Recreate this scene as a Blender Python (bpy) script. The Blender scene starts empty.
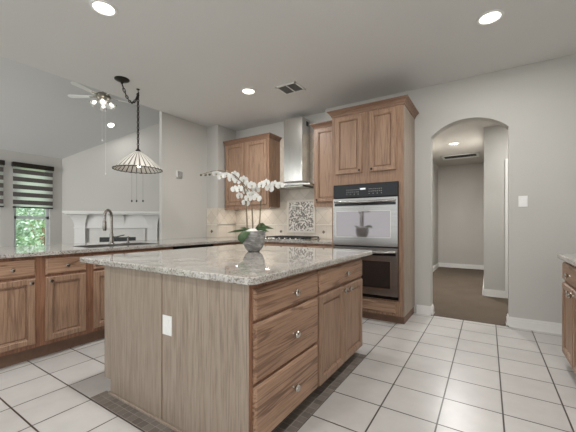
import bpy, bmesh, math, random
from mathutils import Vector, Matrix
random.seed(7)
C = bpy.context.scene.collection
SC = bpy.context.scene
PI = math.pi

# ------------------------------------------------------------------ camera, world, light, exposure
YAW = 0.57096
CAMH = 1.19
cam = bpy.data.cameras.new('camera')
cam.sensor_width = 36.0
cam.lens = 311.05 / 576 * 36
cam.shift_y = 8.27 / 576
cam.clip_start = 0.05
co = bpy.data.objects.new('camera', cam)
co.location = (0, 0, CAMH)
co.rotation_euler = (PI / 2, 0, YAW)
C.objects.link(co)
SC.camera = co

w = bpy.data.worlds.new('overcast_sky')
SC.world = w
w.use_nodes = True
bg = w.node_tree.nodes['Background']
bg.inputs[0].default_value = (0.93, 0.97, 1.0, 1)
bg.inputs[1].default_value = 1.08
SC.view_settings.view_transform = 'Standard'
SC.view_settings.look = 'None'
SC.view_settings.gamma = 1
SC.view_settings.use_curve_mapping = False
SC.view_settings.exposure = -0.16


def area_light(name, loc, rot, sx, sy, power, col=(1, 1, 1), shape='RECTANGLE', spread=PI):
    l = bpy.data.lights.new(name, 'AREA')
    l.shape = shape
    l.size = sx
    if shape == 'RECTANGLE':
        l.size_y = sy
    l.energy = power
    l.color = col
    l.spread = spread
    o = bpy.data.objects.new(name, l)
    o.location = loc
    o.rotation_euler = rot
    C.objects.link(o)
    return o


# added unseen fill lights behind and beside the kitchen, standing in for daylight
area_light('fill_light_behind', (-2.2, -2.4, 1.6), (PI / 2, 0, 0), 6.0, 2.6, 8, (1.0, 0.985, 0.965))
area_light('fill_light_right', (0.75, -1.5, 1.6), (PI / 2, 0, math.radians(58)), 1.8, 2.2, 34, (1.0, 0.985, 0.965))


area_light('fill_light_living', (-6.4, -2.3, 1.9), (PI / 2, 0, math.radians(8)), 2.4, 2.6, 44, (1, 0.99, 0.96), spread=math.radians(100))  # added fill for the living room, no source known there
sun = bpy.data.lights.new('sun', 'SUN')
sun.energy = 9.0
sun.angle = 0.02
so = bpy.data.objects.new('sun', sun)
so.rotation_euler = Vector((-0.45, -0.35, -1.0)).to_track_quat('-Z', 'Y').to_euler()
C.objects.link(so)


# ------------------------------------------------------------------ node helpers
def lin(c):
    return tuple(((v / 255) / 12.92 if v / 255 <= 0.04045 else ((v / 255 + 0.055) / 1.055) ** 2.4) for v in c) + (1,)


class NT:
    def __init__(s, name):
        m = bpy.data.materials.new(name)
        m.use_nodes = True
        s.m = m
        s.t = m.node_tree
        s.b = s.t.nodes['Principled BSDF']

    def n(s, typ, **kw):
        nd = s.t.nodes.new(typ)
        for k, v in kw.items():
            if k.startswith('i_'):
                nd.inputs[k[2:].replace('_', ' ')].default_value = v
            else:
                setattr(nd, k, v)
        return nd

    def l(s, a, b):
        s.t.links.new(a, b)

    def coords(s, scale=(1, 1, 1), rot=(0, 0, 0), kind='pos', loc=(0, 0, 0), jitter=False):
        if kind == 'pos':
            g = s.n('ShaderNodeNewGeometry').outputs['Position']
        else:
            g = s.n('ShaderNodeTexCoord').outputs['Object']
        if jitter:
            oi = s.n('ShaderNodeObjectInfo')
            mu = s.n('ShaderNodeMath', operation='MULTIPLY')
            mu.inputs[1].default_value = 13.0
            s.l(oi.outputs['Random'], mu.inputs[0])
            ad = s.n('ShaderNodeVectorMath', operation='ADD')
            s.l(g, ad.inputs[0])
            s.l(mu.outputs[0], ad.inputs[1])
            g = ad.outputs[0]
        mp = s.n('ShaderNodeMapping')
        mp.inputs['Scale'].default_value = scale
        mp.inputs['Rotation'].default_value = rot
        mp.inputs['Location'].default_value = loc
        s.l(g, mp.inputs['Vector'])
        return mp.outputs[0]

    def noise(s, vec, scale, detail=4, rough=0.5, dist=0):
        nd = s.n('ShaderNodeTexNoise')
        nd.inputs['Scale'].default_value = scale
        nd.inputs['Detail'].default_value = detail
        nd.inputs['Roughness'].default_value = rough
        nd.inputs['Distortion'].default_value = dist
        s.l(vec, nd.inputs['Vector'])
        return nd.outputs['Fac']

    def ramp(s, fac, stops, interp='LINEAR'):
        r = s.n('ShaderNodeValToRGB')
        r.color_ramp.interpolation = interp
        el = r.color_ramp.elements
        while len(el) < len(stops):
            el.new(0.5)
        for e, (p, c) in zip(el, stops):
            e.position = p
            e.color = c
        s.l(fac, r.inputs[0])
        return r.outputs[0]

    def bump(s, h, strength=0.2, dist=0.01):
        b = s.n('ShaderNodeBump')
        b.inputs['Strength'].default_value = strength
        b.inputs['Distance'].default_value = dist
        s.l(h, b.inputs['Height'])
        s.l(b.outputs[0], s.b.inputs['Normal'])

    def base(s, sock):
        s.l(sock, s.b.inputs['Base Color'])

    def mix(s, fac, a, b, mode='MIX'):
        m = s.n('ShaderNodeMix', data_type='RGBA', blend_type=mode)
        if isinstance(fac, (int, float)):
            m.inputs[0].default_value = fac
        else:
            s.l(fac, m.inputs[0])
        for sock, v in ((m.inputs[6], a), (m.inputs[7], b)):
            if isinstance(v, tuple):
                sock.default_value = v
            else:
                s.l(v, sock)
        return m.outputs[2]


def plain(name, rgb, rough=0.5, metal=0.0, spec=0.5, var=0.03, nscale=20, bump=0.0):
    t = NT(name)
    c = lin(rgb)
    v = t.coords()
    f = t.noise(v, nscale)
    lo = tuple(max(0, x * (1 - var)) for x in c[:3]) + (1,)
    hi = tuple(min(1, x * (1 + var)) for x in c[:3]) + (1,)
    t.base(t.ramp(f, [(0.3, lo), (0.7, hi)]))
    t.b.inputs['Roughness'].default_value = rough
    t.b.inputs['Metallic'].default_value = metal
    t.b.inputs['Specular IOR Level'].default_value = spec
    if bump:
        t.bump(t.noise(v, nscale * 3), bump, 0.005)
    return t.m


def wall_paint(name, rgb, bump=0.25):
    t = NT(name)
    c = lin(rgb)
    v = t.coords()
    t.base(t.ramp(t.noise(v, 1.6, 3), [(0.3, tuple(x * 0.985 for x in c[:3]) + (1,)), (0.7, c)]))
    t.b.inputs['Roughness'].default_value = 0.75
    t.b.inputs['Specular IOR Level'].default_value = 0.25
    t.bump(t.noise(v, 55, 3, 0.6), bump, 0.004)
    return t.m


def oak(name, axis, light, dark, fig=0.55):
    """axis = grain direction index 0/1/2"""
    t = NT(name)
    sc = [13.0, 13.0, 13.0]
    sc[axis] = 0.9
    v = t.coords(tuple(sc), jitter=True)
    big = t.noise(v, 1.0, 3, 0.5, 0.7)
    wv = t.n('ShaderNodeMath', operation='MULTIPLY')
    wv.inputs[1].default_value = 24.0
    t.l(big, wv.inputs[0])
    sn = t.n('ShaderNodeMath', operation='SINE')
    t.l(wv.outputs[0], sn.inputs[0])
    mr = t.n('ShaderNodeMapRange')
    mr.inputs[1].default_value = -1
    mr.inputs[2].default_value = 1
    t.l(sn.outputs[0], mr.inputs[0])
    sf = [110.0, 110.0, 110.0]
    sf[axis] = 4.0
    fine = t.noise(t.coords(tuple(sf)), 1.0, 4, 0.65)
    L, D = lin(light), lin(dark)
    mid = tuple(L[i] * (1 - fig) + D[i] * fig for i in range(3)) + (1,)
    a = t.ramp(mr.outputs[0], [(0.0, mid), (0.16, tuple(x * .93 for x in L[:3]) + (1,)), (0.5, L), (1.0, L)])
    pores = t.ramp(fine, [(0.36, D), (0.56, (1, 1, 1, 1))])
    col = t.mix(0.42, a, pores, 'MULTIPLY')
    v3 = t.noise(t.coords((1, 1, 1), jitter=True), 1.3, 2)
    col = t.mix(t.ramp(v3, [(0.35, (0, 0, 0, 1)), (0.65, (0.35, 0.35, 0.35, 1))]), col, mid)
    t.base(col)
    t.b.inputs['Roughness'].default_value = 0.42
    t.b.inputs['Specular IOR Level'].default_value = 0.4
    t.bump(fine, 0.12, 0.002)
    return t.m


OL, OD = (162, 132, 109), (104, 78, 62)
oak_v = oak('oak_vertical_grain', 2, OL, OD, 0.4)
oak_x = oak('oak_grain_along_x', 0, OL, OD)
oak_y = oak('oak_grain_along_y', 1, (172, 139, 114), (98, 68, 51), 0.75)
oak_panel = oak('washed_oak_panel', 2, (162, 147, 132), (128, 110, 96), 0.25)
oak_frame = oak('oak_face_frame', 2, (152, 112, 88), (98, 64, 48), 0.5)
oak_mid = oak('oak_cabinet_case', 2, (158, 127, 104), (102, 74, 58), 0.4)
oak_crown = oak('oak_crown_moulding', 0, (142, 112, 92), (92, 66, 52), 0.5)
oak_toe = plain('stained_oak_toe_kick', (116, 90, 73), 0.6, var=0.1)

wall_m = wall_paint('light_grey_wall_paint', (194, 192, 187))
wall_hall = wall_paint('greige_hall_paint', (196, 192, 186))
ceil_m = wall_paint('ceiling_paint', (219, 218, 216), 0.5)
vault_m = wall_paint('vaulted_ceiling_paint', (214, 214, 213), 0.5)
trim_m = plain('white_trim_paint', (232, 231, 228), 0.35, var=0.01)
plastic_m = plain('white_plastic', (235, 235, 232), 0.35, var=0.01)
dark_plastic = plain('dark_slot', (40, 38, 36), 0.5)
black_m = plain('black_glass', (18, 18, 19), 0.08)
iron_m = plain('cast_iron', (38, 37, 36), 0.45, var=0.15)
bronze_m = plain('dark_bronze', (48, 42, 38), 0.4, 0.6, var=0.1)
shadow_gap_m = plain('dark_shadow_gap', (30, 26, 24), 0.8)
grey_grille = plain('grey_grille', (120, 118, 114), 0.6)
vent_dark = plain('vent_dark_interior', (78, 74, 70), 0.7)


def steel(name, axis, rgb=(186, 184, 180), rough=0.26):
    t = NT(name)
    s_ = [160.0, 160.0, 160.0]
    s_[axis] = 1.5
    f = t.noise(t.coords(tuple(s_)), 1.0, 2)
    c = lin(rgb)
    t.base(t.ramp(f, [(0.3, tuple(x * 0.86 for x in c[:3]) + (1,)), (0.7, c)]))
    t.b.inputs['Metallic'].default_value = 1.0
    t.b.inputs['Roughness'].default_value = rough
    t.bump(f, 0.05, 0.001)
    return t.m


steel_x = steel('brushed_steel_horizontal', 0)
steel_z = steel('polished_steel_vertical', 2, (212, 210, 206), 0.2)
nickel = steel('brushed_nickel', 2, (205, 200, 192), 0.18)


def granite():
    t = NT('speckled_granite')
    v = t.coords()
    n1 = t.noise(v, 95, 3, 0.7)
    n2 = t.noise(v, 9, 4, 0.6, 0.8)
    n3 = t.noise(v, 38, 2, 0.6)
    a = t.ramp(n2, [(0.3, lin((160, 155, 148))), (0.5, lin((180, 176, 170))), (0.7, lin((196, 193, 188)))])
    b = t.ramp(n1, [(0.33, lin((130, 122, 114))), (0.43, lin((196, 190, 182))), (0.5, (1, 1, 1, 1))])
    c = t.mix(0.85, a, b, 'MULTIPLY')
    d = t.ramp(n3, [(0.29, lin((140, 122, 108))), (0.36, (1, 1, 1, 1))])
    t.base(t.mix(0.7, c, d, 'MULTIPLY'))
    t.b.inputs['Roughness'].default_value = 0.035
    t.b.inputs['Specular IOR Level'].default_value = 0.75
    return t.m


granite_m = granite()


def brick_mat(name, loc, w_, h_, mort, c1, c2, cm, rough, rot=0.0, plane='xy', var=0.0, bumpd=0.003):
    t = NT(name)
    g = t.n('ShaderNodeNewGeometry').outputs['Position']
    if plane == 'xz':
        sp = t.n('ShaderNodeSeparateXYZ')
        t.l(g, sp.inputs[0])
        ad = t.n('ShaderNodeMath', operation='ADD')
        t.l(sp.outputs[0], ad.inputs[0])
        t.l(sp.outputs[1], ad.inputs[1])
        cb = t.n('ShaderNodeCombineXYZ')
        t.l(ad.outputs[0], cb.inputs[0])
        t.l(sp.outputs[2], cb.inputs[1])
        g = cb.outputs[0]
    sb = t.n('ShaderNodeVectorMath', operation='SUBTRACT')
    t.l(g, sb.inputs[0])
    sb.inputs[1].default_value = loc
    mp = t.n('ShaderNodeMapping')
    mp.inputs['Rotation'].default_value = (0, 0, rot)
    t.l(sb.outputs[0], mp.inputs['Vector'])
    br = t.n('ShaderNodeTexBrick')
    br.offset = 0
    br.squash = 1
    br.inputs['Scale'].default_value = 1
    br.inputs['Brick Width'].default_value = w_
    br.inputs['Row Height'].default_value = h_
    br.inputs['Mortar Size'].default_value = mort
    br.inputs['Mortar Smooth'].default_value = 0.2
    br.inputs['Color1'].default_value = lin(c1)
    br.inputs['Color2'].default_value = lin(c2)
    br.inputs['Mortar'].default_value = lin(cm)
    t.l(mp.outputs[0], br.inputs['Vector'])
    n = t.noise(g, 7, 5, 0.6)
    mot = t.ramp(n, [(0.3, (1 - var, 1 - var, 1 - var, 1)), (0.7, (1, 1, 1, 1))])
    t.base(t.mix(1.0, br.outputs['Color'], mot, 'MULTIPLY'))
    t.b.inputs['Roughness'].default_value = rough
    inv = t.n('ShaderNodeMath', operation='SUBTRACT')
    inv.inputs[0].default_value = 1
    t.l(br.outputs['Fac'], inv.inputs[1])
    t.bump(inv.outputs[0], 0.5, bumpd)
    return t.m


tile_m = brick_mat('floor_tile', (-0.590 - 40 * 0.335 - .0, 4.34 - 40 * 0.3285, 0), 0.335, 0.3285, 0.0052,
                   (199, 196, 193), (192, 189, 186), (66, 58, 50), 0.3, var=0.09)
border_m = brick_mat('dark_mosaic_floor_border', (-0.925, 1.06, 0), 0.055, 0.055, 0.002,
                     (138, 130, 122), (112, 104, 98), (160, 152, 144), 0.4, var=0.25)
splash_lo = brick_mat('backsplash_square_tile', (-2.645, 0.955, 0), 0.2, 0.215, 0.0022,
                      (222, 212, 198), (212, 202, 188), (188, 178, 166), 0.35, plane='xz', var=0.08)
splash_hi = brick_mat('backsplash_diagonal_tile', (-2.645, 1.2, 0), 0.155, 0.155, 0.0025,
                      (224, 214, 200), (208, 197, 182), (180, 170, 158), 0.35, rot=PI / 4, plane='xz', var=0.1)


def mosaic():
    t = NT('small_stone_mosaic')
    g = t.n('ShaderNodeNewGeometry').outputs['Position']
    sp = t.n('ShaderNodeSeparateXYZ')
    t.l(g, sp.inputs[0])
    cb = t.n('ShaderNodeCombineXYZ')
    t.l(sp.outputs[0], cb.inputs[0])
    t.l(sp.outputs[2], cb.inputs[1])
    mp = t.n('ShaderNodeMapping')
    mp.inputs['Rotation'].default_value = (0, 0, PI / 4)
    t.l(cb.outputs[0], mp.inputs[0])
    sn = t.n('ShaderNodeVectorMath', operation='SNAP')
    sn.inputs[1].default_value = (0.021, 0.021, 1)
    t.l(mp.outputs[0], sn.inputs[0])
    wn = t.n('ShaderNodeTexWhiteNoise')
    wn.noise_dimensions = '2D'
    t.l(sn.outputs[0], wn.inputs['Vector'])
    t.base(t.ramp(wn.outputs['Value'], [(0.0, lin((112, 102, 92))), (0.27, lin((158, 149, 140))),
                                        (0.5, lin((212, 205, 195))), (0.72, lin((232, 228, 220)))], 'CONSTANT'))
    t.b.inputs['Roughness'].default_value = 0.3
    return t.m


mosaic_m = mosaic()
liner_m = plain('light_stone_liner', (228, 220, 208), 0.35)
accent_m = plain('dark_accent_diamond', (112, 98, 86), 0.4)


def carpet():
    t = NT('taupe_carpet')
    v = t.coords()
    n = t.noise(v, 160, 3, 0.7)
    n2 = t.noise(v, 3, 3)
    a = t.ramp(n, [(0.3, lin((84, 74, 64))), (0.7, lin((122, 110, 97)))])
    t.base(t.mix(t.ramp(n2, [(0.35, (0, 0, 0, 1)), (0.7, (0.4, 0.4, 0.4, 1))]), a, lin((92, 81, 71))))
    t.b.inputs['Roughness'].default_value = 0.95
    t.b.inputs['Specular IOR Level'].default_value = 0.1
    t.bump(n, 0.8, 0.01)
    return t.m


carpet_m = carpet()


def emit(name, rgb, strength):
    t = NT(name)
    t.b.inputs['Base Color'].default_value = (0.9, 0.9, 0.9, 1)
    t.b.inputs['Emission Color'].default_value = lin(rgb)
    t.b.inputs['Emission Strength'].default_value = strength
    return t.m


lamp_m = emit('glowing_lamp_lens', (255, 250, 240), 6)
bulb_m = emit('glowing_bulb', (255, 248, 236), 8)


def glass(name, rgb=(255, 255, 255), rough=0.0, trans=1.0):
    t = NT(name)
    t.b.inputs['Base Color'].default_value = lin(rgb)
    t.b.inputs['Transmission Weight'].default_value = trans
    t.b.inputs['Roughness'].default_value = rough
    t.b.inputs['IOR'].default_value = 1.1
    return t.m


pane_m = glass('window_glass', (245, 250, 250))
globe_m = glass('frosted_glass_shade', (240, 240, 238), 0.15, 0.7)


def leafmat(name, a, b, rough=0.4):
    t = NT(name)
    n = t.noise(t.coords(), 12, 3)
    t.base(t.ramp(n, [(0.35, lin(a)), (0.65, lin(b))]))
    t.b.inputs['Roughness'].default_value = rough
    return t.m


leaf_m = leafmat('orchid_leaf_green', (78, 108, 70), (112, 138, 98), 0.3)
stem_m = leafmat('orchid_stem', (112, 98, 78), (136, 124, 98), 0.5)
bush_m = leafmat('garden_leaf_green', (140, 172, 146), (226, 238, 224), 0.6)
lawn_m = leafmat('lawn_green', (150, 180, 120), (190, 210, 160), 0.9)
petal_m = plain('white_petal', (218, 217, 213), 0.55, var=0.03)
lip_m = plain('orchid_lip', (150, 140, 96), 0.5)
bud_m = plain('orchid_bud', (96, 92, 70), 0.5)
moss_m = plain('white_pebble_moss', (224, 222, 214), 0.8, var=0.1, bump=0.6)
fence_m = plain('red_brown_fence', (150, 124, 112), 0.8, var=0.1)


def pot_mat():
    t = NT('mottled_grey_ceramic')
    v = t.coords((1, 1, 2.5))
    n = t.noise(v, 14, 5, 0.65, 0.6)
    t.base(t.ramp(n, [(0.3, lin((92, 90, 88))), (0.5, lin((134, 132, 129))), (0.68, lin((180, 178, 174)))]))
    t.b.inputs['Roughness'].default_value = 0.22
    return t.m


pot_m = pot_mat()


# ------------------------------------------------------------------ object helpers
def BM():
    return bmesh.new()


def link(name, bm, mat, parent=None, off=None, smooth=False):
    """coordinates in bm are world coordinates unless the parent is a local thing"""
    bmesh.ops.recalc_face_normals(bm, faces=bm.faces)
    me = bpy.data.meshes.new(name)
    if parent is not None:
        off = Vector(ORG[parent.name])
    elif off is None:
        off = Vector((0, 0, 0))
    else:
        off = Vector(off)
    for v in bm.verts:
        v.co -= off
    bm.to_mesh(me)
    bm.free()
    if smooth:
        for p in me.polygons:
            p.use_smooth = True
        try:
            me.set_sharp_from_angle(angle=math.radians(38))
        except Exception:
            pass
    ms = mat if isinstance(mat, (list, tuple)) else [mat]
    for m in ms:
        me.materials.append(m)
    o = bpy.data.objects.new(name, me)
    C.objects.link(o)
    if parent is not None:
        o.parent = parent
        ORG[o.name] = tuple(off)
    else:
        o.location = off
        ORG[o.name] = tuple(off)
    return o


ORG = {}


def tag(o, label=None, cat=None, group=None, kind=None):
    if label: o['label'] = label
    if cat: o['category'] = cat
    if group: o['group'] = group
    if kind: o['kind'] = kind
    return o


def thing(name, label, cat, loc, rz=0.0, local=False, group=None):
    o = bpy.data.objects.new(name, None)
    o.empty_display_size = 0.1
    C.objects.link(o)
    o.location = loc
    o.rotation_euler = (0, 0, rz)
    ORG[o.name] = (0, 0, 0) if local else tuple(loc)
    return tag(o, label, cat, group)


def struct(name, bm, mat, parent=None, smooth=False):
    o = link(name, bm, mat, parent, smooth=smooth)
    if parent is None:
        o['kind'] = 'structure'
    return o


def box(bm, x0, x1, y0, y1, z0, z1, bev=0.0, M=None):
    vs = [bm.verts.new((x, y, z)) for x in (x0, x1) for y in (y0, y1) for z in (z0, z1)]
    F = [(0, 1, 3, 2), (4, 6, 7, 5), (0, 4, 5, 1), (2, 3, 7, 6), (0, 2, 6, 4), (1, 5, 7, 3)]
    fs = [bm.faces.new([vs[i] for i in f]) for f in F]
    if bev:
        es = list({e for f in fs for e in f.edges})
        r = bmesh.ops.bevel(bm, geom=es, offset=bev, segments=2, affect='EDGES', profile=0.5)
        vs = list({v for f in r['faces'] for v in f.verts} | {v for v in vs if v.is_valid})
    if M is not None:
        for v in vs:
            v.co = M @ v.co
    return vs


def tube(bm, pts, r, seg=8, cap=True):
    """round tube through pts; r number or list"""
    pts = [Vector(p) for p in pts]
    n = len(pts)
    rs = r if isinstance(r, (list, tuple)) else [r] * n
    rings = []
    prev = None
    for i, p in enumerate(pts):
        d = (pts[min(i + 1, n - 1)] - pts[max(i - 1, 0)]).normalized()
        if prev is None:
            a = d.orthogonal().normalized()
        else:
            a = (prev - d * prev.dot(d))
            a = a.normalized() if a.length > 1e-5 else d.orthogonal().normalized()
        prev = a
        b = d.cross(a)
        rings.append([bm.verts.new(p + (a * math.cos(2 * PI * k / seg) + b * math.sin(2 * PI * k / seg)) * rs[i]) for k in range(seg)])
    for i in range(n - 1):
        for k in range(seg):
            bm.faces.new([rings[i][k], rings[i][(k + 1) % seg], rings[i + 1][(k + 1) % seg], rings[i + 1][k]])
    if cap:
        bm.faces.new(rings[0][::-1])
        bm.faces.new(rings[-1])


def lathe(bm, prof, c=(0, 0, 0), axis='z', seg=24, cap0=True, cap1=True, jag=None):
    """prof list of (r, h) along axis from centre c"""
    cx, cy, cz = c
    rings = []
    for (r, h) in prof:
        ring = []
        for k in range(seg):
            a = 2 * PI * k / seg
            rr = r * (jag(k, h) if jag else 1)
            u, v = rr * math.cos(a), rr * math.sin(a)
            if axis == 'z': p = (cx + u, cy + v, cz + h)
            elif axis == 'x': p = (cx + h, cy + u, cz + v)
            else: p = (cx + u, cy + h, cz + v)
            ring.append(bm.verts.new(p))
        rings.append(ring)
    for i in range(len(prof) - 1):
        for k in range(seg):
            bm.faces.new([rings[i][k], rings[i][(k + 1) % seg], rings[i + 1][(k + 1) % seg], rings[i + 1][k]])
    if cap0: bm.faces.new(rings[0][::-1])
    if cap1: bm.faces.new(rings[-1])
    return rings


def uv_to(face, plane):
    """returns f(u,v,w) -> world; face 'x+' (u=y), 'x-' (u=y), 'y-' (u=x)"""
    if face == 'x+': return lambda u, v, w: (plane + w, u, v)
    if face == 'x-': return lambda u, v, w: (plane - w, u, v)
    if face == 'y-': return lambda u, v, w: (u, plane - w, v)


def loft(bm, f, u0, u1, v0, v1, prof):
    """concentric rectangles; prof = [(inset, height)...]"""
    rings = []
    for (ins, h) in prof:
        rings.append([bm.verts.new(f(*p, h)) for p in ((u0 + ins, v0 + ins), (u1 - ins, v0 + ins), (u1 - ins, v1 - ins), (u0 + ins, v1 - ins))])
    for a, b in zip(rings, rings[1:]):
        for k in range(4):
            bm.faces.new([a[k], a[(k + 1) % 4], b[(k + 1) % 4], b[k]])
    bm.faces.new(rings[0][::-1])
    bm.faces.new(rings[-1])


DOORP = [(0, 0), (0, .012), (.008, .022), (.047, .022), (.051, .017), (.057, .017), (.062, .004), (.068, .004), (.074, .011)]
DRAWP = [(0, 0), (0, .010), (.003, .014), (.014, .022)]


def door(parent, f, u0, u1, v0, v1, name='door'):
    bm = BM()
    loft(bm, f, u0, u1, v0, v1, DOORP)
    o = link(name, bm, oak_v, parent)
    return o


def drawer(parent, f, u0, u1, v0, v1, mat, name='drawer'):
    bm = BM()
    loft(bm, f, u0, u1, v0, v1, DRAWP)
    return link(name, bm, mat, parent)


def knob(parent, f, u, v, s=1.0, w0=0.018, mat=None):
    bm = BM()
    prof = [(.009, 0), (.0065, .004), (.006, .012), (.011, .016), (.0165, .021), (.0175, .026), (.014, .031), (.006, .033)]
    ax = Vector(f(u, v, 1)) - Vector(f(u, v, 0))
    c = Vector(f(u, v, w0))
    a = ax.orthogonal().normalized()
    b = ax.cross(a)
    rings = [[bm.verts.new(c + ax * h * s + (a * math.cos(2 * PI * k / 14) + b * math.sin(2 * PI * k / 14)) * r * s) for k in range(14)] for r, h in prof]
    for i in range(len(prof) - 1):
        for k in range(14):
            bm.faces.new([rings[i][k], rings[i][(k + 1) % 14], rings[i + 1][(k + 1) % 14], rings[i + 1][k]])
    bm.faces.new(rings[0][::-1])
    bm.faces.new(rings[-1])
    return link('knob', bm, mat or nickel, parent, smooth=True)


def prism(bm, poly, z0, z1):
    lo = [bm.verts.new((x, y, z0)) for x, y in poly]
    hi = [bm.verts.new((x, y, z1)) for x, y in poly]
    n = len(poly)
    bm.faces.new(lo[::-1])
    bm.faces.new(hi)
    for i in range(n):
        bm.faces.new([lo[i], lo[(i + 1) % n], hi[(i + 1) % n], hi[i]])


# ------------------------------------------------------------------ ROOM
CZ = 3.0
bm = BM(); box(bm, -8.0, 1.6, -2.6, 4.43, -0.12, 0.0); struct('floor', bm, tile_m)
bm = BM(); box(bm, -1.6, 1.6, 4.43, 10.0, -0.12, 0.004); struct('floor_hall', bm, carpet_m)
bm = BM(); box(bm, -8.0, -1.7, 4.43, 6.8, -0.12, 0.0); struct('floor_living', bm, carpet_m)
bm = BM()
x0, x1, y0, y1 = -2.29, -0.925, 1.06, 2.76
for a in ((x0, x1, y0, 1.17), (-1.06, x1, 1.17, y1)):
    box(bm, a[0], a[1], a[2], a[3], 0.0005, 0.003)
struct('trim_1', bm, border_m)

bm = BM(); box(bm, -4.41, 1.6, -2.6, 4.58, CZ, CZ + 0.12); struct('ceiling', bm, ceil_m)
bm = BM(); box(bm, -1.6, 1.6, 4.58, 9.9, 2.80, 2.92)
struct('ceiling_hall', bm, wall_hall)
# vaulted living room ceiling rising from the window wall
VX, VZ, SL = -7.83, 2.62, 0.66
def vz(x): return VZ + SL * (x - VX)
bm = BM()
vs = [bm.verts.new(p) for p in ((VX - .2, -2.6, vz(VX - .2)), (-4.3, -2.6, vz(-4.3)), (-4.3, 6.8, vz(-4.3)), (VX - .2, 6.8, vz(VX - .2)),
                                (VX - .2, -2.6, vz(VX - .2) + .15), (-4.3, -2.6, vz(-4.3) + .15), (-4.3, 6.8, vz(-4.3) + .15), (VX - .2, 6.8, vz(VX - .2) + .15))]
for f in ((0, 1, 2, 3), (7, 6, 5, 4), (0, 4, 5, 1), (1, 5, 6, 2), (2, 6, 7, 3), (3, 7, 4, 0)):
    bm.faces.new([vs[i] for i in f])
struct('ceiling_vault', bm, vault_m)
bm = BM(); box(bm, -4.41, -4.30, -2.6, 6.8, CZ + 0.12, 5.0); struct('wall_upper', bm, wall_m)
# stub wall beside the peninsula, jog and hood wall
bm = BM(); box(bm, -4.47, -4.41, 3.11, 6.8, 0, CZ + 0.12); struct('wall_left', bm, wall_m)
bm = BM(); box(bm, -4.41, -4.13, 4.07, 4.72, 0, CZ); struct('wall_corner', bm, wall_m)
bm = BM(); box(bm, -4.13, -1.73, 4.55, 4.72, 0, CZ); struct('wall_back', bm, wall_m)


def slab_xz(bm, y0, y1, cols, z1):
    """cols: list of (x, zbottom); wall from zbottom(x) to z1, between consecutive columns"""
    for (xa, za), (xb, zb) in zip(cols, cols[1:]):
        if abs(xa - xb) < 1e-6:
            # jamb face
            bm.faces.new([bm.verts.new(p) for p in ((xa, y0, za), (xa, y1, za), (xa, y1, zb), (xa, y0, zb))])
            continue
        a = [bm.verts.new(p) for p in ((xa, y0, za), (xb, y0, zb), (xb, y0, z1), (xa, y0, z1))]
        b = [bm.verts.new(p) for p in ((xa, y1, za), (xb, y1, zb), (xb, y1, z1), (xa, y1, z1))]
        bm.faces.new(a); bm.faces.new(b[::-1])
        bm.faces.new([a[1], a[0], b[0], b[1]])
        bm.faces.new([a[2], b[2], b[3], a[3]][::-1])
    bmesh.ops.remove_doubles(bm, verts=bm.verts, dist=1e-5)


AX0, AX1, ASP, AAP = -0.625, 0.205, 2.33, 2.50
cols = [(-2.15, 2.72), (-1.74, 2.72), (-1.74, 0), (AX0, 0)]
hw = (AX1 - AX0) / 2
rise = AAP - ASP
R_ = (hw * hw + rise * rise) / (2 * rise)
th = math.asin(hw / R_)
for i in range(25):
    a = -th + 2 * th * i / 24
    cols.append(((AX0 + AX1) / 2 + R_ * math.sin(a), AAP - R_ + R_ * math.cos(a)))
cols += [(AX1, 0), (1.6, 0)]
bm = BM(); slab_xz(bm, 4.43, 4.58, cols, CZ); struct('wall_arch', bm, wall_m)
bm = BM(); box(bm, 1.18, 1.3, -2.6, 4.43, 0, CZ); struct('wall_right', bm, wall_m)
# hallway
bm = BM(); box(bm, 1.5, 1.6, 4.58, 6.22, 0, 2.8); struct('wall_hall_side', bm, wall_hall)
bm = BM(); box(bm, -1.30, -1.17, 4.58, 9.75, 0, 2.8); struct('wall_hall_left', bm, wall_hall)
bm = BM(); box(bm, -1.30, 0.1, 9.62, 9.75, 0, 2.8); struct('wall_hall_end', bm, wall_hall)
bm = BM(); box(bm, -0.055, 0.235, 6.10, 9.62, 0, 2.8); box(bm, 0.235, 1.5, 6.10, 6.22, 2.24, 2.8); box(bm, 1.2, 1.5, 6.10, 6.22, 0, 2.24)
struct('wall_hall_right', bm, wall_m)
# hall door
bm = BM()
loft(bm, uv_to('y-', 6.17), 0.30, 1.14, 0.02, 2.16, [(0, -.03), (0, .01)])
dr = struct('door_1', bm, trim_m)
bm = BM(); box(bm, .235, .30, 6.085, 6.2, 0.0, 2.24); box(bm, 1.14, 1.2, 6.085, 6.2, 0, 2.24); box(bm, .30, 1.14, 6.085, 6.2, 2.16, 2.24)
link('door_frame', bm, trim_m, dr)
bm = BM(); lathe(bm, [(.022, 0), (.01, -.01), (.01, -.04), (.026, -.05), (.028, -.065), (.015, -.075)], (1.06, 6.16, 1.0), 'y', 12)
link('door_handle', bm, nickel, dr, smooth=True)


def baseboard(name, segs):
    """segs: (xa,ya,xb,yb,nx,ny) wall line and outward normal"""
    bm = BM()
    for xa, ya, xb, yb, nx, ny in segs:
        for t, z0, z1 in ((.018, 0, .085), (.012, .085, .105), (.007, .105, .118), (.024, 0, .014)):
            xs = sorted((xa, xb)) if ny else sorted((xa, xa + nx * t))
            ys = sorted((ya, yb)) if nx else sorted((ya, ya + ny * t))
            box(bm, xs[0], xs[1], ys[0], ys[1], z0 + .001, z1)
    return struct(name, bm, trim_m)


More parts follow.
